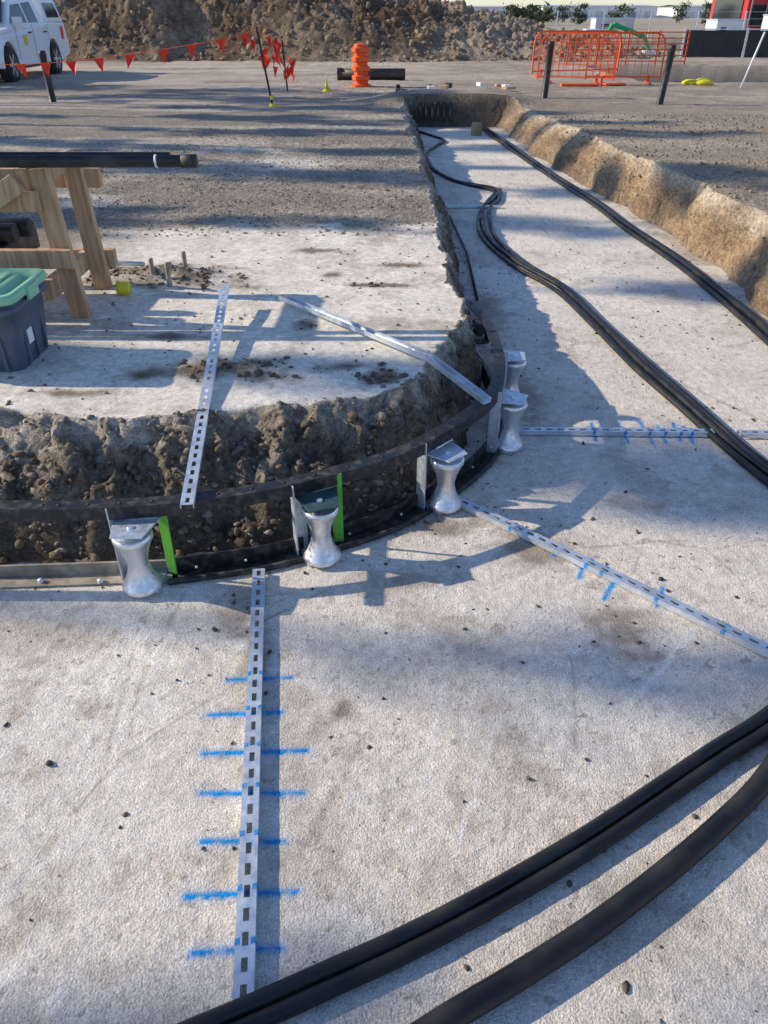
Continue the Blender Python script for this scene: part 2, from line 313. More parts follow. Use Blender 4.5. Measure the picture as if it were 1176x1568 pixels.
SC=[((-.73,1.75),(-.70,1.32),.006,1),((-.76,1.72),(-.715,1.3),.005,-1),((-.705,1.62),(-.67,1.30),.005,-1),((-.82,1.9),(-.76,1.2),.006,1),((-.67,1.3),(-.74,1.13),.005,-1),((-.67,1.3),(-.42,1.55),.0045,-1),((-.68,1.72),(-.66,1.95),.006,-1),((-.78,1.35),(-.8,1.1),.006,1),
 ((-.55,1.9),(-.3,1.95),.005,-1),((.15,.98),(.3,1.4),.007,1),((.4,1.35),(.62,1.75),.007,1),((.5,1.3),(.56,1.65),.005,-1),((.28,1.05),(.34,1.3),.006,-1),((1.2,2.2),(1.5,2.3),.006,-1),((.95,2.25),(1.15,2.2),.007,-1),((.7,2.2),(1.1,2.25),.005,-1),((1.15,2.2),(1.2,2.05),.006,-1),((.95,2.25),(.85,2.05),.005,-1),
 ((-.95,.7),(-.7,1.1),.007,1),((-.45,1.75),(-.15,2.0),.005,-1),((.0,1.9),(.2,2.0),.005,1),((.47,2.05),(.55,2.12),.01,-1.4),((.5,.95),(.62,1.1),.006,1),((1.45,3.8),(1.8,3.2),.012,-1),((1.6,4.2),(1.85,3.3),.01,1),((.1,1.2),(.2,1.7),.012,1),((.72,1.5),(.95,1.75),.012,1),((-.2,1.0),(-.05,1.35),.01,-.6)]
def slz(x,y): return .0015*fbm(x*2,y*2,1)+.0012*fbm(x*22,y*22,2,3),None
def slc(x,y,z,ex):
    db,ib=pdist(x,y,B); din=np.where(ib,db,0)
    n1=fbm(x*.9,y*.9,1); n2=fbm(x*4,y*4,2); n3=fbm(x*17,y*17,3); n4=fbm(x*60,y*60,4,3)
    sw=fbm((x*.8-y*.6)*2.2,(x*.6+y*.8)*9,11,4)
    c=np.zeros(x.shape+(3,))+np.array((.74,.675,.58))
    c=mixc(c,(.80,.745,.655),sst(0,.5,n1+.4*n2)); c=mixc(c,(.60,.535,.445),sst(.05,.55,n2+.4*n3-.2*n1)*.75)
    c=mixc(c,(.84,.79,.70),sst(.15,.55,sw)*.45); c=mixc(c,(.55,.49,.41),sst(.15,.55,-sw)*.35)
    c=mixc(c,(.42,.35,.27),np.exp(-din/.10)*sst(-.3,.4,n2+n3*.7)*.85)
    c=mixc(c,(.48,.415,.335),sst(.25,.55,n3+.4*n2)*.45)
    for (cx,cy,rx,ry,k) in ((-.12,1.44,.03,.03,.9),(-.74,.92,.10,.08,.15),(-.47,1.85,.08,.16,.6),(-.38,1.62,.05,.2,.6),(.75,1.75,.12,.15,.75),(.55,2.2,.16,.12,.8),(.2,2.35,.24,.08,.8),(1.0,.72,.07,.1,.8),(1.05,.62,.09,.08,.6),(-.8,1.45,.05,.05,.5),(.13,.98,.06,.08,.3),(.7,3.5,.1,.4,.6),(.65,4.8,.12,.5,.7),(1.0,2.5,.15,.08,.4),(-1.1,1.75,.3,.12,.4),(.57,3.9,.06,.5,.7),(.9,1.3,.06,.05,.5),(.1,2.02,.15,.05,.5)):
        c=mixc(c,(.28,.22,.165),blob(x,y,cx,cy,rx,ry,6,20)*k)
    for a,b,w,s in SC:
        g=seg(x+.01*n3,y+.008*n2,a,b,w)*(.35+.5*sst(-.4,.5,n3))
        c=mixc(c,(.88,.84,.77) if s>0 else (.32,.27,.22),np.clip(g*min(abs(s),1),0,1)*.85)
    c=mixc(c,(.23,.19,.15),sst(.48,.56,n4)*.6)
    for a,b in SM:
        g=seg(x+.002*n4,y+.004*n4,a,b,.0075)*1.3; g=np.clip(g*(.75+.6*n4+.4*n3),0,.95)+.18*seg(x,y,a,b,.02)
        c=mixc(c,(.01,.28,.66),np.clip(g,0,1))
    c=c*(1+.13*n4[...,None])
    return {'Col':np.concatenate([c,np.ones(x.shape+(1,))],-1)}
sx=np.concatenate([geo(-9,-1.7,60),geo(-1.7,1.95,520),geo(1.95,2.75,20),[2.75]]); sy=np.concatenate([geo(-4,.5,30),geo(.5,3.35,460),geo(3.35,6,120),geo(6,14.5,110),[14.5]])
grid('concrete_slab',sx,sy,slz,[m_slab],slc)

# ------------------------------------------------------------------ stones
bm=bmesh.new(); bmesh.ops.create_icosphere(bm,subdivisions=1,radius=1); ico_v=np.array([v.co[:] for v in bm.verts]); ico_f=np.array([[v.index for v in f.verts] for f in bm.faces]); bm.free()
def stones(name,x,y,z,r,mat,flat=.65):
    n=len(x); V=np.sign(ico_v)*np.abs(ico_v)**.7
    V=V[None]*(1+.22*rng.standard_normal((n,12,3)).clip(-1.6,1.6))
    sc=np.stack([r*rng.uniform(.7,1.6,n),r*rng.uniform(.5,1.1,n),r*rng.uniform(.4,.9,n)*flat/.65],-1); V=V*sc[:,None,:]
    b_=rng.uniform(-.6,.6,n); cb,sb=np.cos(b_)[:,None],np.sin(b_)[:,None]; V=np.stack([V[...,0]*cb-V[...,2]*sb,V[...,1],V[...,0]*sb+V[...,2]*cb],-1)
    a=rng.uniform(0,6.28,n); ca,sa=np.cos(a)[:,None],np.sin(a)[:,None]
    X=V[...,0]*ca-V[...,1]*sa; Y=V[...,0]*sa+V[...,1]*ca
    V=np.stack([X+x[:,None],Y+y[:,None],V[...,2]+(z+r*.2)[:,None]],-1).reshape(-1,3)
    F=(ico_f[None]+12*np.arange(n)[:,None,None]).reshape(-1,3)
    return np_mesh(name,V,F,[mat],False)
def lr(n,a,b,p=3): return a+(b-a)*rng.random(n)**p
n=19000; x=rng.uniform(-2,2.4,n); y=rng.uniform(.45,6.5,n); d,i=pdist(x,y,B)
pr=np.exp(-d/.08)*1.0+.11+.22*(fbm(x*2,y*2,5)>.3)*1.0
for cx,cy,s in ((.2,2.35,.25),(.75,1.75,.16),(1.0,.7,.13),(.6,2.2,.17),(-.45,1.8,.15)): pr+=.5*np.exp(-((x-cx)**2+(y-cy)**2)/s**2)
k=i&(rng.random(n)<pr); x,y=x[k],y[k]; stones('loose_grit',x,y,np.zeros(len(x))+.0005,lr(len(x),.0012,.0085,5),m_grit)
def scat(name,n,x0,x1,y0,y1,r0,r1,mat,sel,p=3):
    x=rng.uniform(x0,x1,n); y=rng.uniform(y0,y1,n); z,(t,ib,din,dd)=gz(x,y); k=sel(x,y,t,ib); x,y,z=x[k],y[k],z[k]
    stones(name,x,y,z,lr(len(x),r0,r1,p),mat)
scat('slope_rubble',10000,-2.6,.6,2.1,3.9,.003,.016,m_stone,lambda x,y,t,ib:(~ib)&(t<.95)&(x<.6)&(fbm(x*4,y*4,8)>-.25),4)
scat('slope_clods',2600,-2.6,.6,2.1,2.7,.004,.022,m_stone2,lambda x,y,t,ib:(~ib)&(t<.7),4)
scat('gravel',14000,-5,.4,5.3,11,.003,.013,m_stone,lambda x,y,t,ib:(t>.97)&(rng.random(len(x))<1.2-y/12)&(fbm(x*.8,y*1.5,8)>-.2),3.5)
scat('bench_pebbles',1500,-2.4,.4,2.5,5.6,.002,.011,m_stone,lambda x,y,t,ib:(t>.95)&(fbm(x*1.5,y*1.5,4)>-.1),4.5)
scat('bench_dirt',6000,-1.9,.3,2.6,5.2,.003,.016,m_stone2,lambda x,y,t,ib:(t>.9)&((blob(x,y,-.65,3.0,.34,.13,6,11)+blob(x,y,-1.3,4.35,.45,.2,6,11)+blob(x,y,0,4.2,.18,.04,6,11)+blob(x,y,-.38,3.55,.07,.1,6,11)+blob(x,y,0,2.92,.1,.08,6,11))>.25),3)
scat('spoil_stones',6000,2.2,7,4,13,.004,.022,m_stone,lambda x,y,t,ib:(~ib),3.5)

# ------------------------------------------------------------------ spoil mound
def mz(x,y):
    h=2.75*(1-sst(-4,9,x)*.80)+.3*fbm(x*.25,y*.2,1)
    h=h*(1-sst(7.5,10.5,x)); f=sst(28.3,32.8,y+.8*fbm(x*.35,y*.2,3))*(1-sst(36,41,y))
    c=f*(.38*fbm(x*.9,y*.9,4)+.34*np.abs(fbm(x*2.2,y*2.2,5))+.2*fbm(x*6,y*6,6,3)+.1*fbm(x*14,y*14,7,2))
    return .1+f*h+c,f
def mc(x,y,z,f):
    n=fbm(x*.6,y*.8,2); n2=fbm(x*3,y*3,3); n3=fbm(x*9,y*9,4)
    c=np.zeros(x.shape+(3,))+np.array((.20,.135,.085)); c=mixc(c,(.38,.285,.195),sst(-.2,.5,n+.5*n2+.4*n3)); c=mixc(c,(.54,.44,.33),sst(-1,5,x+3*n)*.8+.3*sst(1.4,2.4,z)*sst(0,.3,n2)*.5)
    return {'Col':np.concatenate([c,np.ones(x.shape+(1,))*.7],-1)}
grid('spoil_mound',np.arange(-30,11,.06),np.arange(28,41,.07),mz,[m_mound],mc)
n=7000; x=rng.uniform(-26,8,n); y=28.5+rng.random(n)**1.3*8; z,f=mz(x,y); k=z>.25; x,y,z=x[k],y[k],z[k]
stones('mound_clods',x,y,z-.02,lr(len(x),.02,.12,4),M('mound_clod_soil',(.29,.21,.14),.95,var=.4,scale=1.5,bump=.03,bscale=9,spec=.1),.8)
def bz(x,y):
    f=np.exp(-(((x-17)/14)**4))*sst(37,39,y)*(1-sst(40,43,y)); return .15+f*(.6+.3*fbm(x*.5,y*.5,1)+.1*fbm(x*3,y*3,2)),f
grid('spoil_bank',np.arange(4,34,.2),np.arange(36,44,.2),bz,[m_mound],lambda x,y,z,f:{'Col':np.concatenate([np.zeros(x.shape+(3,))+np.array((.46,.38,.29)),np.ones(x.shape+(1,))*.5],-1)})

# ------------------------------------------------------------------ conduits / cables
def cable(name,pts,r,k=8):
    b=MB(); P=[(p[0],p[1],(p[2] if len(p)>2 else 0)+r+.002) for p in pts]; b.tube(catmull(P,k),r,0,16); return b.obj(name,[m_hdpe])
loop=[(1.47,3.392),(1.53,2.954),(1.60,2.647),(1.69,2.3),(1.62,2.0),(1.40,1.68),(1.04,1.418),(.848,1.300),(.658,1.178),(.47,1.059),(.305,.964),(.155,.883),(.016,.815),(-.114,.758),(-.2355,.705),(-.34,.662),(-.5,.6),(-.8,.52)]
A1=[(.446,13.9),(.75,13.1),(.90,12.57),(.75,12.0),(.58,11.29),(.58,10.5),(.63,9.91),(.827,9.227),(1.213,8.764),(1.10,8.2),(.951,7.776),(.878,6.735),(1.01,5.913),(1.2297,5.2457),(1.3265,4.516),(1.39,3.8907)]
cable('black_conduit',A1+loop,.018)
def off(P,d):
    out=[]
    for i,p in enumerate(P):
        a=P[max(i-1,0)];b=P[min(i+1,len(P)-1)]; t=Vector((b[0]-a[0],b[1]-a[1])).normalized(); dd=d(i) if callable(d) else d
        out.append((p[0]-t.y*dd,p[1]+t.x*dd))
    return out
cable('black_conduit',off(A1[8:]+loop,lambda i:(.042+.03*math.sin(i*.75)) if i<7 else .035),.017)
cable('black_conduit',[(.55,10.9),(.58,10.2),(.66,9.75),(.9,9.1),(1.17,8.70),(1.03,8.1),(.895,7.5),(.83,6.7),(.96,5.85),(1.175,5.2),(1.27,4.5),(1.34,3.85),(1.425,3.35),(1.49,2.93),(1.56,2.6),(1.68,2.2),(1.78,1.9)],.015)
C2=[(1.65,14.2),(1.78,12.57),(1.98,9.64),(2.13,8.08),(2.17,7.09),(2.26,6),(2.28,5.1),(2.28,4.4),(2.15,3.7),(1.97,3.0),(1.85,2.5),(1.6,1.95),(1.2,1.48),(.949,1.214),(.773,1.069),(.5825,.935),(.4175,.83),(.271,.748),(.1376,.678),(.03,.62),(-.15,.54),(-.5,.45)]
cable('black_conduit',C2,.026)
cable('black_conduit',[(1.6,14.1),(1.72,12.3),(1.93,9.6),(2.08,8.0),(2.12,7.0),(2.21,5.9),(2.23,5.1),(2.22,4.4),(2.2,3.7),(2.2,3.0),(2.2,2)],.017)

# ------------------------------------------------------------------ slotted struts
def strut(name,a,b,w=.041,h=.020,pitch=.05,sl=.028,sw=.013,marks=(),mat=m_galv):
    a=Vector(a);b=Vector(b);t=(b-a);L=t.length;t.normalize(); s=t.cross(Vector((0,0,1))).normalized(); u=s.cross(t)
    B_=MB(); n=int(L/pitch); pitch=L/n
    def p(i,j,k): return a+t*i+s*j+u*k
    W=w/2;H=sw/2;g=.0025
    for i in range(n):
        o=i*pitch; c=o+pitch/2; x0,x1=c-sl/2,c+sl/2
        vs=[p(o,-W,0),p(o+pitch,-W,0),p(o+pitch,W,0),p(o,W,0),p(x0,-H,0),p(x1,-H,0),p(x1,H,0),p(x0,H,0),p(x0,-H,-g),p(x1,-H,-g),p(x1,H,-g),p(x0,H,-g)]
        B_.add(vs,[(0,1,5,4),(1,2,6,5),(2,3,7,6),(3,0,4,7),(4,5,9,8),(5,6,10,9),(6,7,11,10),(7,4,8,11)])
    for sg in (-1,1):
        vs=[p(0,sg*W,0),p(L,sg*W,0),p(L,sg*W,-h),p(0,sg*W,-h),p(0,sg*(W-g),-g),p(L,sg*(W-g),-g),p(L,sg*(W-g),-h),p(0,sg*(W-g),-h)]
        B_.add(vs,[(0,1,2,3),(4,5,6,7),(3,2,6,7),(0,3,7,4),(1,2,6,5)])
    for mk in marks:
        i0,i1=mk-.007,mk+.007
        for j0,j1 in ((-W-.0004,-.55*W),(.55*W,W+.0004)): B_.add([p(i0,j0,.0006),p(i1,j0,.0006),p(i1+.002,j1,.0006),p(i0+.003,j1,.0006)],[(0,1,2,3)],1)
        for sg in (-1,1): B_.add([p(mk-.007,sg*(W+.0006),.0003),p(mk+.007,sg*(W+.0006),.0003),p(mk+.006,sg*(W+.0006),-h*.8),p(mk-.006,sg*(W+.0006),-h*.8)],[(0,1,2,3)],1)
    return B_.obj(name,[mat,m_blue])
strut('slotted_channel',(-.425,2.05,.026),(-.268,.69,.026),marks=[.49,.62,.745,.87,1.0,1.13,1.245])
strut('slotted_channel',(.26,2.52,.026),(1.60,1.22,.026),marks=[.3,.62,.68,.88,1.1])
strut('slotted_channel',(.57,3.09,.026),(1.49,3.07,.026),marks=[.38,.52,.63,.7,.77,.82])
strut('slotted_channel',(1.6,3.06,.026),(2.35,3.04,.026))
# the long channel rests on the guide's top rail and on the bench edge
def rest(a,b,endz,clear):
    t=np.linspace(0,1,60); xx=a[0]+(b[0]-a[0])*t; yy=a[1]+(b[1]-a[1])*t
    zz=gz(np.stack([xx-.015,xx,xx+.015]),np.stack([yy,yy,yy]))[0].max(0)+clear; k=t<.93
    return float(max((zz[k]-endz*t[k])/(1-t[k]).clip(.05)))
z0=min(max(rest((-.80,3.82),(-.615,1.99),.322,.017),.37),.46)
strut('slotted_channel',(-.80,3.82,z0),(-.615,1.99,.322),w=.042,h=.014)
z1=min(max(rest((-.53,3.90),(.19,3.05),.385,.012),.375),.43)
b=MB()
prof=[(-.02,-.01),(-.02,.012),(-.017,.012),(-.017,-.007),(.017,-.007),(.017,.012),(.02,.012),(.02,-.01)]
b.sweep([(-.53,3.90,z1),(.19,3.05,.385)],prof,0,False); b.sweep([(.17,3.075,.393),(.41,2.76,.315)],prof,0,False); b.obj('channel_offcut',[m_galv])

# ------------------------------------------------------------------ cable bend guide
top=[(-3.2,2.06),(-2.2,2.04),(-1.21,2.03),(-1.01,2.03),(-.81,2.045),(-.61,2.08),(-.4,2.14),(-.2,2.235),(.03,2.37),(.22,2.56),(.39,2.79),(.475,2.98),(.52,3.23),(.53,3.51),(.515,3.79),(.46,4.09)]
tp=catmull([(x,y,.29) for x,y in top],6)
bendg=bpy.data.objects.new('cable_bend_guide',None); col.objects.link(bendg)
b=MB(); b.sweep(tp,[(-.026,0),(.026,0),(.026,.006),(-.026,.006)],0,False)
b.sweep([(x,y,z-.0005) for x,y,z in tp],[(.019,-.04),(.025,-.04),(.025,0),(.019,0)],0,False)
b.obj('top_rail',[m_blackst],parent=bendg)
bot=[(-.72,2.045)]+[(-.61,2.07),(-.4,2.125),(-.2,2.22),(.03,2.36),(.22,2.55),(.39,2.78),(.485,2.98),(.54,3.23),(.55,3.51),(.53,3.79),(.48,4.09)]
bp=catmull([(x,y,.002) for x,y in bot],6)
b=MB(); b.sweep(bp,[(-.03,0),(.04,0),(.04,.006),(-.03,.006)],0,False); b.sweep([(x,y,z+.0065) for x,y,z in bp],[(-.016,0),(-.010,0),(-.010,.055),(-.016,.055)],0,False)
bp2=catmull([(x*1.02+.012,y-.05,.002) for x,y in bot],6); b.tube([(x,y,.012) for x,y,z in bp2],.011,0,8)
for i in range(0,len(bp)-1,5):
    x,y,z=bp[i]; b.lathe((x,y-.018,.035),[(0,-.003),(.005,-.003),(.005,.003),(0,.003)],1,8,'Y')
b.obj('bottom_rail',[m_blackst,m_galv],parent=bendg)
b=MB(); b.sweep([(-3.2,2.02,.002),(-1.3,2.0,.002),(-.70,2.035,.002)],[(-.035,0),(.03,0),(.03,.006),(-.027,.006),(-.027,.05),(-.035,.05)],0,False)
for xx in (-1.15,-.95,-1.4): b.lathe((xx,2.0,.008),[(0,.012),(.009,.012),(.009,0)],1,6)
b.obj('floor_angle',[m_tan,m_galv],parent=bendg)
b=MB()
for i in range(2,len(tp)-1,3):
    x,y,z=tp[i]; b.lathe((x,y,.2962),[(0,.002),(.0055,.002),(.0055,0)],0,10)
b.obj('rail_bolts',[m_black],parent=bendg)

rollers=[(-.80,1.975,0.0),(-.215,2.135,.35),(.235,2.47,.75),(.545,2.95,1.2),(.615,3.42,1.5)]
rp=[(0,.222),(.020,.222),(.022,.216),(.060,.214),(.064,.208),(.064,.196),(.058,.188),(.050,.168),(.041,.145),(.035,.12),(.033,.105),(.035,.088),(.042,.062),(.052,.038),(.062,.022),(.066,.014),(.066,.006),(.060,0),(0,0)]
for i,(x,y,a) in enumerate(rollers):
    b=MB(); b.lathe((0,0,.006),rp,0,40)
    b.lathe((0,0,.226),[(.0,.02),(.011,.02),(.012,.004),(.024,.003),(.025,0)],1,12)
    b.box((-.055,.075,.148),(.05,.005,.285),1); b.box((-.0785,.055,.148),(.005,.045,.285),1)
    b.box((.082,.072,.148),(.036,.005,.285),2 if i<2 else 1,Matrix.Rotation(-.35,3,'Z'))
    b.add([(-.075,.078,.236),(.085,.078,.236),(.05,-.055,.236),(-.05,-.055,.236),(-.075,.078,.241),(.085,.078,.241),(.05,-.055,.241),(-.05,-.055,.241)],[(0,3,2,1),(4,5,6,7),(0,1,5,4),(1,2,6,5),(2,3,7,6),(3,0,4,7)],3 if i in(1,) else 1)
    b.box((0,.03,.004),(.12,.12,.005),1)
    o=b.obj('cable_roller',[m_alu,m_galv,m_green,m_teal],bevel=.0012); o.location=(x,y,.004); o.rotation_euler=(0,0,a)
b=MB(); b.box((0,0,.06),(.012,.09,.12),0); b.box((.1,0,.06),(.012,.09,.12),0); b.box((.05,0,.006),(.112,.09,.012),0); b.sweep([(-.006,-.045,.1),(.106,-.045,.1)],[(0,0),(.01,0),(.01,.02),(0,.02)],0,False); b.tube([(.05,.09,.07),(.05,-.03,.07)],.035,0,20)
o=b.obj('conduit_saddle',[m_black],bevel=.003); o.location=(.50,4.25,.004); o.rotation_euler=(0,0,.1)
b=MB(); b.tube([(.62,5.0,.014),(.66,6.2,.014),(.62,7.5,.014)],.010,0,10); b.obj('wall_conduit',[m_hdpe])
strut('slotted_channel',(.62,7.9,.026),(1.15,7.9,.026))

# ------------------------------------------------------------------ timber frame + pipes
G=.35
fr=bpy.data.objects.new('timber_trestle',None); col.objects.link(fr)
b=MB()
for X0 in (-1.53,-3.3):
    b.beam((X0+.04,3.66,G-.01),(X0-.01,3.66,1.03),.045,.09,0,up=(1,0,0)); b.beam((X0+.0,4.14,G-.01),(X0-.03,4.12,1.0),.045,.09,0,up=(1,0,0))
    b.box((X0-.07,3.9,.985),(.045,.60,.09),0); b.box((X0-.07,3.9,.50),(.045,.62,.09),0)
b.box((-2.45,3.612,.90),(1.8,.045,.09),0); b.box((-2.4,3.612,.645),(1.9,.045,.085),0)
b.box((-2.4,4.19,.90),(1.9,.045,.09),0); b.box((-2.4,4.19,.5),(1.9,.045,.09),0)
b.beam((-2.25,3.568,.62),(-1.6,3.568,.985),.04,.085,0)
b.obj('frame',[m_wood],bevel=.004,parent=fr)
b=MB(); b.box((-2.45,3.9,.63),(1.3,.4,.10),0); b.tube([(-1.75,3.75,.73),(-3,3.75,.73)],.045,0,16); b.tube([(-1.72,3.86,.73),(-3,3.86,.73)],.045,0,16); b.obj('conduit_stack',[m_black],bevel=.01,parent=fr)
b=MB()
b.tube([(-5.2,3.60,1.065),(-.83,3.60,1.065)],.026,0,20); b.tube([(-.88,3.60,1.065),(-.815,3.60,1.065)],.029,0,20)
b.tube([(-5.2,3.68,1.065),(-.95,3.68,1.065)],.026,0,20); b.tube([(-.985,3.60,1.065),(-.995,3.60,1.065)],.0268,1,20)
b.obj('black_pipe',[m_black,m_label])

# ------------------------------------------------------------------ storage tub
tb=bpy.data.objects.new('storage_tub',None); col.objects.link(tb)
cx,cy=-1.755,3.12
def rr(hx,hy,r,k=5):
    out=[]
    for (sx_,sy_,a0) in ((1,1,0),(-1,1,90),(-1,-1,180),(1,-1,270)):
        for i in range(k+1):
            a=math.radians(a0+90*i/k); out.append((sx_*(hx-r)+r*math.cos(a),sy_*(hy-r)+r*math.sin(a)))
    return out
b=MB(); vs=[]
levels=[(.0,.25,.155),(.01,.255,.16),(.14,.268,.172),(.25,.278,.182),(.252,.292,.196),(.275,.294,.198),(.277,.283,.187),(.295,.285,.189)]
for z,hx,hy in levels: vs+=[(cx+p[0],cy+p[1],G+z) for p in rr(hx,hy,.045)]
k=24; fs=[]
for i in range(len(levels)-1):
    for j in range(k): fs.append((i*k+j,i*k+(j+1)%k,(i+1)*k+(j+1)%k,(i+1)*k+j))
fs.append(tuple(range(k))[::-1]); b.add(vs,fs,0,True)
for xx in (-.2,-.1,.0,.1,.2): b.box((cx+xx,cy-.173,G+.12),(.012,.012,.2),0)
for yy in (-.09,.0,.09): b.box((cx+.265,cy+yy,G+.12),(.012,.012,.2),0)
b.obj('tub_body',[m_tub],parent=tb)
b=MB(); vs=[];fs=[]
lv=[(.296,.298,.202),(.30,.304,.208),(.325,.304,.208),(.332,.298,.202),(.330,.275,.18),(.318,.268,.172),(.318,.24,.145),(.334,.232,.138),(.336,.2,.1)]
for z,hx,hy in lv: vs+=[(cx+p[0],cy+p[1],G+z) for p in rr(hx,hy,.05)]
for i in range(len(lv)-1):
    for j in range(k): fs.append((i*k+j,i*k+(j+1)%k,(i+1)*k+(j+1)%k,(i+1)*k+j))
fs.append(tuple((len(lv)-1)*k+j for j in range(k))); b.add(vs,fs,0,True)
for xx in (-.17,-.06,.06,.17): b.box((cx+xx,cy,G+.339),(.03,.22,.01),0)
b.box((cx+.304,cy,G+.30),(.012,.1,.05),0)
b.obj('tub_lid',[m_lid],parent=tb)
b=MB(); b.box((cx+.2715,cy-.05,G+.125),(.003,.05,.06),0); b.obj('tub_label',[m_label],parent=tb)

b=MB()
for (x,y,h) in ((-1.29,4.27,.10),(-1.17,4.15,.11),(-1.15,4.45,.09),(-1.22,4.38,.05)):
    b.lathe((x,y,G+.0),[(.013,0),(.013,h+.02),(.009,h+.025),(0,h+.025)],0,10)
b.obj('steel_peg',[m_tan])
b=MB(); b.lathe((-1.38,4.02,G+.035),[(.0,.032),(.028,.032),(.032,.028),(.034,-.02),(.038,-.032),(.03,-.032),(.026,.0)],0,16,'X'); b.obj('yellow_cap',[m_yellow])
b=MB(); b.tube([(-1.75,4.55,G+.03),(-1.4,4.5,G+.03)],.013,0,10); b.obj('grey_pipe',[m_galv])

# ------------------------------------------------------------------ bollards, stakes
for (x,y,h,l) in ((-5.83,15.15,1.08,-.03),(2.98,16.03,1.20,.05),(4.75,14.8,1.18,.1)):
    z0=.28; b=MB(); b.lathe((0,0,0),[(.075,0),(.07,.02),(.058,.03),(.058,h-z0-.1),(.062,h-z0-.09),(.062,h-z0-.03),(.05,h-z0),(0,h-z0)],0,20)
    o=b.obj('bollard_post',[m_black]); o.location=(x,y,z0); o.rotation_euler=(0,l*.6,0)
b=MB(); b.beam((-1.85,14.26,.3),(-2.02,14.26,1.44),.03,.03,0); b.lathe((-1.85,14.26,.30),[(.0,.06),(.05,.06),(.055,0)],1,12); b.lathe((-1.856,14.26,.42),[(.03,.06),(.03,0)],1,10); b.obj('star_picket',[m_black,m_yellow])
b=MB(); b.beam((-1.95,17.5,.28),(-2.0,17.5,1.25),.03,.03,0); b.obj('star_picket',[m_black,m_yellow])
b=MB(); b.tube([(7.5,18.27,.25),(7.75,18.27,1.3)],.02,0,10); b.obj('white_stake',[m_white])
b=MB(); cord=catmull([(-10.5,15.6,1.15),(-8.2,15.2,.92),(-6.5,15,.88),(-5.0,14.95,.96),(-3.16,14.7,1.18),(-2.0,14.27,1.38)],10); b.tube(cord,.006,1,6)
def flag(p,d,w=.19,h=.21):
    p=Vector(p); d=Vector(d).normalized(); sw=Vector((random.uniform(-.08,.08),random.uniform(-.12,.12),0))
    a=p-d*w/2;c=p+d*w/2; tip=p+Vector((0,0,-h))+sw; m1=(a+c)/2+Vector((0,.02,-h*.45)); b.add([a,c,tip,m1],[(0,3,2),(3,1,2),(0,1,3)],0)
acc=0
for i in range(len(cord)-1):
    a=Vector(cord[i]);c=Vector(cord[i+1]); acc+=(c-a).length
    if acc>.43: acc=0; flag(a,c-a)
for i in range(24):
    t=i/26; flag((-2.0+random.uniform(-.15,.35),14.4+t*2.5,1.35-t*.35-random.uniform(0,.45)),(random.uniform(-1,1),random.uniform(-1,1),random.uniform(-.5,.5)),.12,.18)
b.tube(catmull([(-2.0,14.3,1.36),(-1.8,15.2,.9),(-1.6,16,1.0),(-2.0,17.5,1.2)],8),.006,1,6)
b.obj('flag_bunting',[m_flag,m_orange])
b=MB(); p=[(.0,0),(.21,0),(.21,.06),(.15,.09)]
z=.09
for i in range(4): p+=[(.13,z+.02),(.13,z+.05),(.175,z+.075),(.175,z+.14),(.13,z+.165)]; z+=.17
p+=[(.12,z+.03),(.09,z+.05),(0,z+.05)]
b.lathe((0,0,0),p,0,28,sq=5,sm=False); o=b.obj('orange_traffic_barrel',[m_orange]); o.location=(-.49,18.6,.27); o.rotation_euler=(0,0,.3)
b=MB(); b.lathe((-1.1,20.6,.42),[(.10,0),(.12,0),(.12,1.6),(.10,1.6),(.10,0)],0,24,'X'); b.lathe((-1.1,20.6,.42),[(.13,.0),(.135,.12),(.12,.13)],0,24,'X'); b.obj('large_drain_pipe',[M('red_brown_pipe',(.05,.03,.025),.5)])
b=MB()
for i in range(6): b.tube([(.6+i*.10,14.22,.12),(.62+i*.10,14.28,.22),(.58+i*.11,14.7,.45)],.028,0,12)
b.obj('conduit_stub',[m_black])
b=MB(); b.box((1.46,13.3,.09),(.14,.18,.18),0,Matrix.Rotation(.3,3,'Z'),.9); b.obj('sandstone_block',[M('sandstone',(.36,.27,.15),.9,var=.25,bump=.01,bscale=20)],bevel=.02)
b=MB()
for i in range(12):
    x=random.uniform(.0,2.6); y=random.uniform(16,18); b.box((x,y,.40),(random.uniform(.05,.3),random.uniform(.05,.15),random.uniform(.04,.10)),random.choice([0,1,2,0]),Matrix.Rotation(random.uniform(0,3),3,'Z'))
b.obj('site_debris',[m_black,m_white,m_wood],bevel=.01)
b=MB(); b.lathe((-1.15,17.4,.3),[(0,.2),(.02,.2),(.03,.1),(.09,.02),(.1,0)],0,12); b.obj('yellow_marker',[m_yellow])
b=MB(); b.lathe((7.05,19.2,.30),[(0,.13),(.10,.12),(.18,.08),(.22,.04),(.18,0)],0,14,sq=3); b.lathe((6.8,19.3,.30),[(0,.1),(.12,.09),(.2,.04),(.17,0)],0,14); b.obj('yellow_bag',[m_yellow])

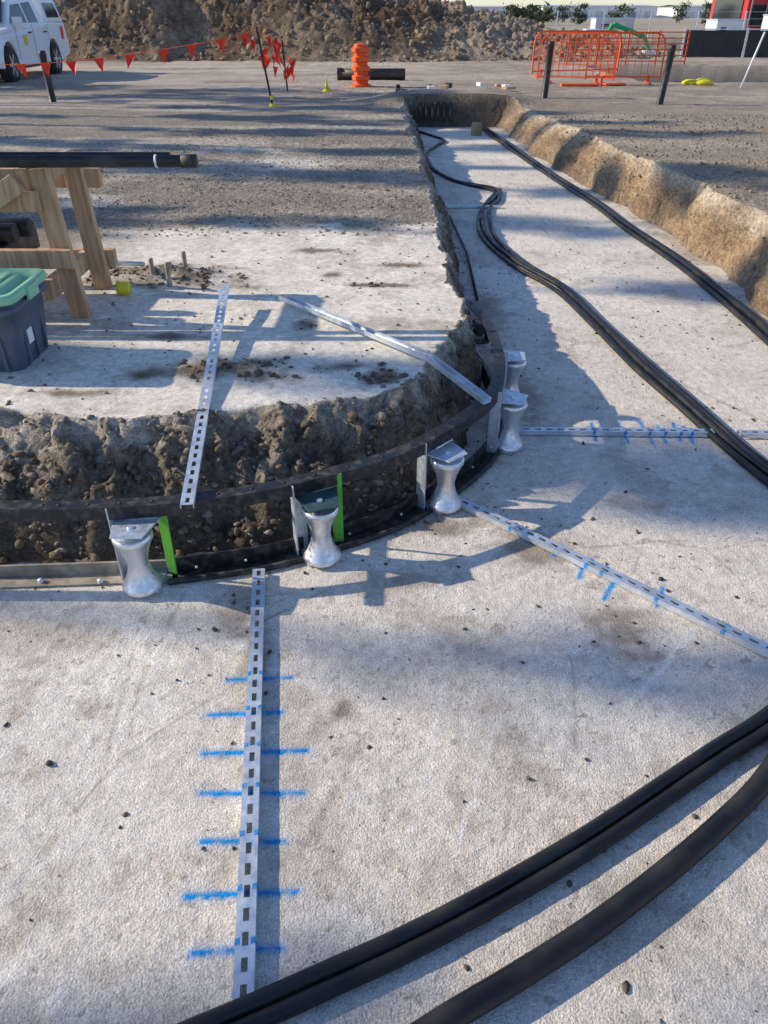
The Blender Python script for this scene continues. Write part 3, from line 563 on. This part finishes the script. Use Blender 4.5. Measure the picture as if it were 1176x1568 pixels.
# ------------------------------------------------------------------ orange crowd barriers
def barrier(x0,y0,x1,y1,hh=.98,z0=.28,mesh=False):
    b=MB(); a=Vector((x0,y0,0)); c=Vector((x1,y1,0)); L=(c-a).length; t=(c-a)/L
    def p(s,z): q=a+t*s; return (q.x,q.y,z0+z)
    path=[p(0,.1),p(0,hh-.25),p(.03,hh-.12),p(.1,hh-.03),p(.22,hh),p(L-.22,hh),p(L-.1,hh-.03),p(L-.03,hh-.12),p(L,hh-.25),p(L,.1)]
    for i in range(len(path)-1): b.beam(path[i],path[i+1],.032,.032,0,up=(t.y,-t.x,.01))
    b.beam(p(0,.16),p(L,.16),.028,.028,0)
    b.beam(p(0,hh-.16),p(L,hh-.16),.018,.018,0)
    n=int(L/.14)
    for i in range(1,n): b.beam(p(L*i/n,.16),p(L*i/n,hh),.012,.012,0,up=(t.y,-t.x,.01))
    if mesh:
        for k in range(1,6): b.beam(p(0,.16+k*.12),p(L,.16+k*.12),.009,.009,0)
    nrm=Vector((-t.y,t.x,0))
    for s in (.25,L-.25):
        q=Vector(p(s,.05)); b.beam(q-nrm*.32,q+nrm*.32,.05,.03,0); b.beam(q,Vector(p(s,.2)),.04,.04,0,up=(1,0,0))
    return b.obj('orange_crowd_barrier',[m_orange])
barrier(3.45,19.6,5.0,19.0,mesh=True); barrier(4.5,19.5,6.1,19.3); barrier(3.6,21.3,5.9,22.2)
b=MB(); b.box((4.2,18.7,.33),(.8,.22,.05),0); b.box((5.0,18.9,.33),(.5,.18,.04),0,Matrix.Rotation(.3,3,'Z')); b.obj('barrier_foot_board',[m_orange],bevel=.01)
mg=M('green_paint',(.02,.4,.12),.5)
b=MB(); b.beam((7.8,33,.3),(8.4,33,1.3),.16,.16,0); b.beam((8.4,33,1.3),(9.6,33,.9),.14,.14,0); b.beam((9.6,33,.9),(9.9,33,.4),.12,.12,0); b.box((7.7,33,.55),(.9,.7,.5),0); b.box((9.9,33,.35),(.5,.5,.25),1); b.box((7.6,33,.95),(.5,.6,.4),1)
b.obj('green_site_machine',[mg,m_white],bevel=.03)
b=MB()
P0=[(10.7,31.9),(12.8,31.6),(14.9,31.2),(17.2,30.8),(19.5,30.4)]
for i in range(4):
    a=P0[i];c=P0[i+1]; b.beam((a[0]+.05,a[1],.72),(c[0]-.05,c[1],.72),.02,.82,0); b.beam((*a,.25),(*a,1.2),.05,.05,1,up=(1,0,0)); b.beam((*a,1.16),(*c,1.16),.035,.035,1)
b.obj('shade_cloth_fence',[M('shade_cloth',(.035,.036,.04),.8,var=.25,scale=3),m_galv])
b=MB()
for i in range(22):
    x=9+i*2.4; b.beam((x,47-.1*i,.2),(x,47-.1*i,1.75),.05,.05,0,up=(1,0,0))
for z in (.5,.8,1.1,1.4,1.7): b.beam((9,47,z),(59.4,44.9,z),.012,.012,0)
b.obj('wire_fence',[m_galv])
b=MB()
for i in range(5): b.beam((5.6+i*.9,27,.3),(5.6+i*.9,27,1.2),.04,.04,0,up=(1,0,0))
for z in (.4,.55,.7,.85,1.0,1.15): b.beam((5.6,27,z),(9.2,27,z),.02,.03,0)
b.obj('orange_mesh_fence',[m_orange])

# ------------------------------------------------------------------ ute
def ute(loc,rz,sc):
    e=bpy.data.objects.new('white_pickup_truck',None); col.objects.link(e)
    W=.92
    def arc(cy,r,a0,a1,n=10): return [(cy+r*math.cos(math.radians(a0+(a1-a0)*i/n)),.38+r*math.sin(math.radians(a0+(a1-a0)*i/n))) for i in range(n+1)]
    prof=[(.0,.42),(.05,.36),(.45,.32)]+[(y,z) for y,z in arc(.98,.46,188,-8)]+[(1.5,.30),(3.5,.30)]+arc(4.05,.46,188,-8)+[(5.2,.45),(5.3,.5),(5.32,.7),(5.28,1.18),(3.95,1.2),(1.42,1.14),(1.2,1.10),(.45,1.02),(.12,.93),(.0,.7)]
    bm=bmesh.new()
    L_=[bm.verts.new((-W,y,z)) for y,z in prof]; R_=[bm.verts.new((W,y,z)) for y,z in prof]
    bm.faces.new(L_[::-1]); bm.faces.new(R_); n=len(prof)
    for i in range(n): bm.faces.new((L_[i],L_[(i+1)%n],R_[(i+1)%n],R_[i]))
    for v in list(L_)+list(R_):
        if v.co.y<.5: v.co.x*=(.86+.28*v.co.y)
        if v.co.z>1.0: v.co.x*=.96
    bmesh.ops.recalc_face_normals(bm,faces=bm.faces)
    me=bpy.data.meshes.new('body'); bm.to_mesh(me); bm.free(); me.materials.append(m_white); o=bpy.data.objects.new('body',me); col.objects.link(o); o.parent=e
    bv=o.modifiers.new('b','BEVEL'); bv.width=.04; bv.segments=3; bv.limit_method='ANGLE'; bv.angle_limit=.6
    b=MB(); cp=[(1.25,1.10,.86),(2.05,1.70,.70),(2.35,1.77,.68),(3.4,1.78,.68),(3.65,1.72,.69),(3.95,1.15,.86)]
    vs=[(-x,y,z) for y,z,x in cp]+[(x,y,z) for y,z,x in cp]; n=len(cp)
    b.add(vs,[tuple(range(n)),tuple(range(2*n-1,n-1,-1))]+[(i,i+n,(i+1)+n,i+1) for i in range(n-1)]+[(0,n-1,2*n-1,n)],0); b.obj('cabin',[m_white],bevel=.03,parent=e)
    b=MB()
    def sd(y,z): return .86-(z-1.12)/(1.7-1.12)*.17+.006
    for s in (-1,1):
        for q in ([(1.55,1.2),(2.15,1.64),(2.65,1.68),(2.65,1.2)],[(2.75,1.2),(2.75,1.68),(3.4,1.68),(3.72,1.2)]):
            v=[(s*sd(y,z),y,z) for y,z in q]; v2=[(s*(sd(y,z)-.03),y,z) for y,z in q]; b.add(v+v2,[(0,1,2,3),(0,1,5,4),(1,2,6,5),(2,3,7,6),(3,0,4,7)],0)
    b.add([(-.74,1.30,1.212),(.74,1.30,1.212),(.62,1.97,1.702),(-.62,1.97,1.702)],[(0,1,2,3)],0)
    b.box((0,-.01,.72),(1.0,.03,.22),1); b.box((0,-.02,.48),(1.3,.04,.12),1)
    for s in (-1,1):
        b.box((s*.68,.045,.82),(.34,.08,.13),2); b.box((s*.99,1.62,1.22),(.2,.1,.2),3); b.box((s*(W+.002),2.68,.78),(.006,.012,.8),1); b.box((s*(W+.002),1.55,.8),(.006,.012,.7),1); b.box((s*(W+.002),3.78,.78),(.006,.012,.75),1)
        b.box((s*(W+.012),2.45,1.0),(.02,.16,.035),1); b.box((s*(W+.012),3.55,1.0),(.02,.16,.035),1); b.box((s*(W-.02),2.5,.31),(.12,1.9,.05),1)
        b.box((s*(W+.003),2.1,.85),(.006,.22,.2),4); b.box((s*(W+.0015),4.9,.95),(.006,.14,.3),5)
    b.obj('trim',[m_glass,m_black,m_galv,m_white,m_yellow,m_flag],bevel=.006,parent=e)
    b=MB(); cp=[(3.98,1.2,.86),(4.02,1.72,.74),(5.2,1.72,.74),(5.27,1.2,.86)]
    vs=[(-x,y,z) for y,z,x in cp]+[(x,y,z) for y,z,x in cp]; b.add(vs,[(0,1,2,3),(7,6,5,4),(0,4,5,1),(1,5,6,2),(2,6,7,3),(3,7,4,0)],0)
    for s in (-1,1):
        q=[(4.15,1.3),(4.15,1.62),(5.05,1.62),(5.1,1.3)]; b.add([(s*(.86-(z-1.2)/.52*.12+.006),y,z) for y,z in q],[(0,1,2,3)],1)
    b.obj('canopy',[m_white,m_glass],bevel=.02,parent=e)
    for wy in (.98,4.05):
        for s in (-1,1):
            b=MB(); x0=s*.80
            b.lathe((x0,wy,.38),[(.25,-.13),(.34,-.13),(.375,-.1),(.38,0),(.375,.1),(.34,.13),(.25,.13)],0,32,'X')
            b.lathe((x0,wy,.38),[(.25,s*.13),(.24,s*.09),(.235,-s*.05)],1,32,'X'); b.lathe((x0+s*.02,wy,.38),[(.235,0),(0,0)],0,24,'X'); b.lathe((x0+s*.1,wy,.38),[(.07,-.05),(.07,.0),(.05,s*.015),(0,s*.015)],1,16,'X')
            for k in range(6):
                a=k*math.pi/3; b.beam((x0+s*.095,wy+.05*math.cos(a),.38+.05*math.sin(a)),(x0+s*.105,wy+.24*math.cos(a),.38+.24*math.sin(a)),.055,.03,1,up=(1,0,0))
            b.obj('wheel',[m_rub,M('alloy',(.6,.61,.63),.3,metal=.8)],parent=e)
    e.location=loc; e.rotation_euler=(0,0,rz); e.scale=(sc,)*3
ute((-9.25,18.95,.27),.03,.97)

# ------------------------------------------------------------------ buildings
def warehouse(x,y,w,d,h,c,rot=0):
    b=MB(); b.box((0,0,h/2),(w,d,h),0); b.box((0,0,h+.15),(w+.6,d+.6,.3),1)
    n=int(w/7)
    for i in range(n):
        xx=-w/2+(i+.5)*w/n; b.box((xx,-d/2-.03,h*.33),(w/n*.5,.08,h*.6),2 if i%3 else 1); b.box((xx+w/n/2,-d/2-.02,h/2),(.25,.06,h-.1),1)
    b.add([(-w/2,-d/2,h+.3),(w/2,-d/2,h+.3),(w/2,0,h+1.0),(-w/2,0,h+1.0),(-w/2,d/2,h+.3),(w/2,d/2,h+.3)],[(0,1,2,3),(3,2,5,4)],1)
    o=b.obj('warehouse',[M('cladding',c,.6,var=.08,scale=.3),M('roof_metal',(.55,.58,.6),.5),M('roller_door',(.3,.33,.36),.6)]); o.location=(x,y,.1); o.rotation_euler=(0,0,rot)
warehouse(95,420,50,40,4.2,(.8,.8,.8)); warehouse(155,410,55,40,4.0,(.75,.77,.79)); warehouse(215,440,50,40,4.5,(.75,.72,.68)); warehouse(50,520,40,40,4.6,(.7,.7,.7))
b=MB(); b.box((0,0,3.5),(9,9,7),0); b.box((-2.5,-4.55,3.2),(3.4,.12,1.2),1); b.box((-2.3,-4.56,1.3),(3.6,.12,1.6),1); b.box((2.6,-4.55,3.4),(2.6,.14,5.4),1); b.box((0,-.3,7.2),(9.6,9.8,.4),2); b.box((0,-4.6,4.3),(9,.15,.4),3); b.box((-4.55,0,2),(.12,7,3),1)
for i in range(7): b.box((-4.2+i*1.4,-4.68,3.4),(.09,.08,6.8),3)
o=b.obj('red_commercial_building',[M('red_panel',(.55,.03,.03),.5),m_glass,M('dark_roof',(.05,.05,.06),.6),M('grey_trim',(.35,.35,.37),.5)]); o.location=(37.0,86,.2)
def shed(x,y,w,h,c=(.78,.78,.78),rz=0):
    b=MB(); b.box((0,0,h/2+.2),(w,2.4,h),0); b.box((0,0,h+.25),(w+.1,2.5,.1),1); b.box((-w*.25,-1.215,h*.6),(w*.2,.04,h*.3),2); b.box((w*.2,-1.215,h*.5),(w*.14,.04,h*.75),1)
    o=b.obj('site_shed',[M('shed_wall',c,.5,var=.05),m_galv,m_glass],bevel=.02); o.location=(x,y,.1); o.rotation_euler=(0,0,rz)
shed(26.5,70,2.2,.9); shed(33,75,2.2,1.2,(.7,.7,.72)); shed(24,95,4,.9,(.6,.62,.65)); shed(44,74,4,1.2,(.2,.2,.22))

# ------------------------------------------------------------------ trees
def tree(name,x,y,h,cr,ch,nl,ls,trunk=.14,mat=None,lean=0,base=.2):
    b=MB(); pts=[]
    for i in range(9):
        t=i/8; pts.append((x+lean*t*h+.25*math.sin(t*5+x)*t,y+.18*math.sin(t*4+y)*t,base+h*.92*t))
    n=8; vs=[];fs=[]
    for i,p in enumerate(pts):
        r=trunk*(1-.8*i/8)*(1.25 if i==0 else 1)
        for j in range(n): a=6.283*j/n; vs.append((p[0]+r*math.cos(a),p[1]+r*math.sin(a),p[2]))
    for i in range(8):
        for j in range(n): fs.append((i*n+j,i*n+(j+1)%n,(i+1)*n+(j+1)%n,(i+1)*n+j))
    b.add(vs,fs,0,True); tips=[]
    for i in range(11):
        t=random.uniform(1-ch*.95,.98); k=min(int(t*8),7); p=Vector(pts[k]).lerp(Vector(pts[k+1]),t*8-k); a=random.uniform(0,6.28)
        e=p+Vector((math.cos(a)*cr*random.uniform(.5,1),math.sin(a)*cr*random.uniform(.5,1),random.uniform(.1,.35)*h*.3)); b.beam(p,e,trunk*.28,trunk*.28,0); tips+=[e,(p+e)/2]
    tips.append(Vector(pts[-1])); 
    C=np.array([tuple(t) for t in tips]); nc=len(C); per=max(nl//nc,4); rad=cr*rng.uniform(.25,.5,nc)
    P=np.repeat(C,per,0)+rng.standard_normal((nc*per,3))*np.repeat(rad,per)[:,None]*np.array([.6,.6,.45])
    A=rng.standard_normal((len(P),3)); A/=np.linalg.norm(A,axis=1)[:,None]; Bv=np.cross(A,rng.standard_normal((len(P),3))); Bv/=np.linalg.norm(Bv,axis=1)[:,None]
    s=ls*rng.uniform(.6,1.3,(len(P),1)); V=np.stack([P-A*s,P+Bv*s*.5,P+A*s,P-Bv*s*.5],1).reshape(-1,3); F=np.arange(len(V)).reshape(-1,4)
    e=bpy.data.objects.new(name,None); col.objects.link(e)
    b.obj('trunk',[m_bark],parent=e); np_mesh('foliage',V,F,[mat or m_leaf],False,parent=e)
# row of roadside trees west of the trench; the shadow of height z lands (1.85z,-.33z) away
def sh(ys,zc,xg): return (xg-1.85*zc, ys+.33*zc)
for (ys,zc,xg,h,cr,ch,nl) in ((5.9,6.5,-2,9.5,.40,.5,900),(7.6,8,-1,11,.55,.5,1300),(9.3,7,-2,10,.4,.45,900),(10.6,8,0,11,.45,.45,1000),(12.2,8,-1,11,.55,.5,1200),(13.8,7,-2,10,.6,.5,1300),
      (2.60,8.0,1.4,9.4,.5,.25,600),(1.35,9,.9,11,.4,.2,130),(.20,7.8,-.3,10,.6,.3,420),(15.6,7,-3,10,.8,.5,1300),(17.6,7,-4,10,1.0,.5,1500),(-1.4,8,0,11,1.2,.5,1500)):
    tx,ty=sh(ys,zc,xg); tree('roadside_tree',tx,ty,h,cr,ch,nl,.13,.12)
for i in range(26):
    xx=random.uniform(20,75); yy=random.uniform(115,190); 
    tree('distant_tree',xx*yy/150,yy,random.uniform(1.9,3.0),random.uniform(.8,1.6),.85,420,.25,.1,m_leaf2)
tree('shrub_tree',36.5,70,2.4,1.1,.9,1500,.18,.1,m_leaf2); tree('shrub_tree',39.5,69,2.8,1.2,.9,1500,.18,.1,m_leaf2)
n=14000; X=rng.uniform(-100,520,n); Y=rng.uniform(560,640,n); hh=3.0+2.6*np.abs(fbm(X*.05,Y*.01,3))+1.5*(fbm(X*.2,Y*.02,4)); Z=rng.random(n)*np.maximum(hh,.6)
P=np.stack([X,Y,Z+.2],-1); A_=rng.standard_normal((n,3)); A_/=np.linalg.norm(A_,axis=1)[:,None]; B_=np.cross(A_,rng.standard_normal((n,3))); B_/=np.linalg.norm(B_,axis=1)[:,None]; s=rng.uniform(.5,1.3,(n,1))
np_mesh('distant_tree_belt',np.stack([P-A_*s,P+B_*s,P+A_*s,P-B_*s],1).reshape(-1,3),np.arange(4*n).reshape(-1,4),[m_leaf2],False)
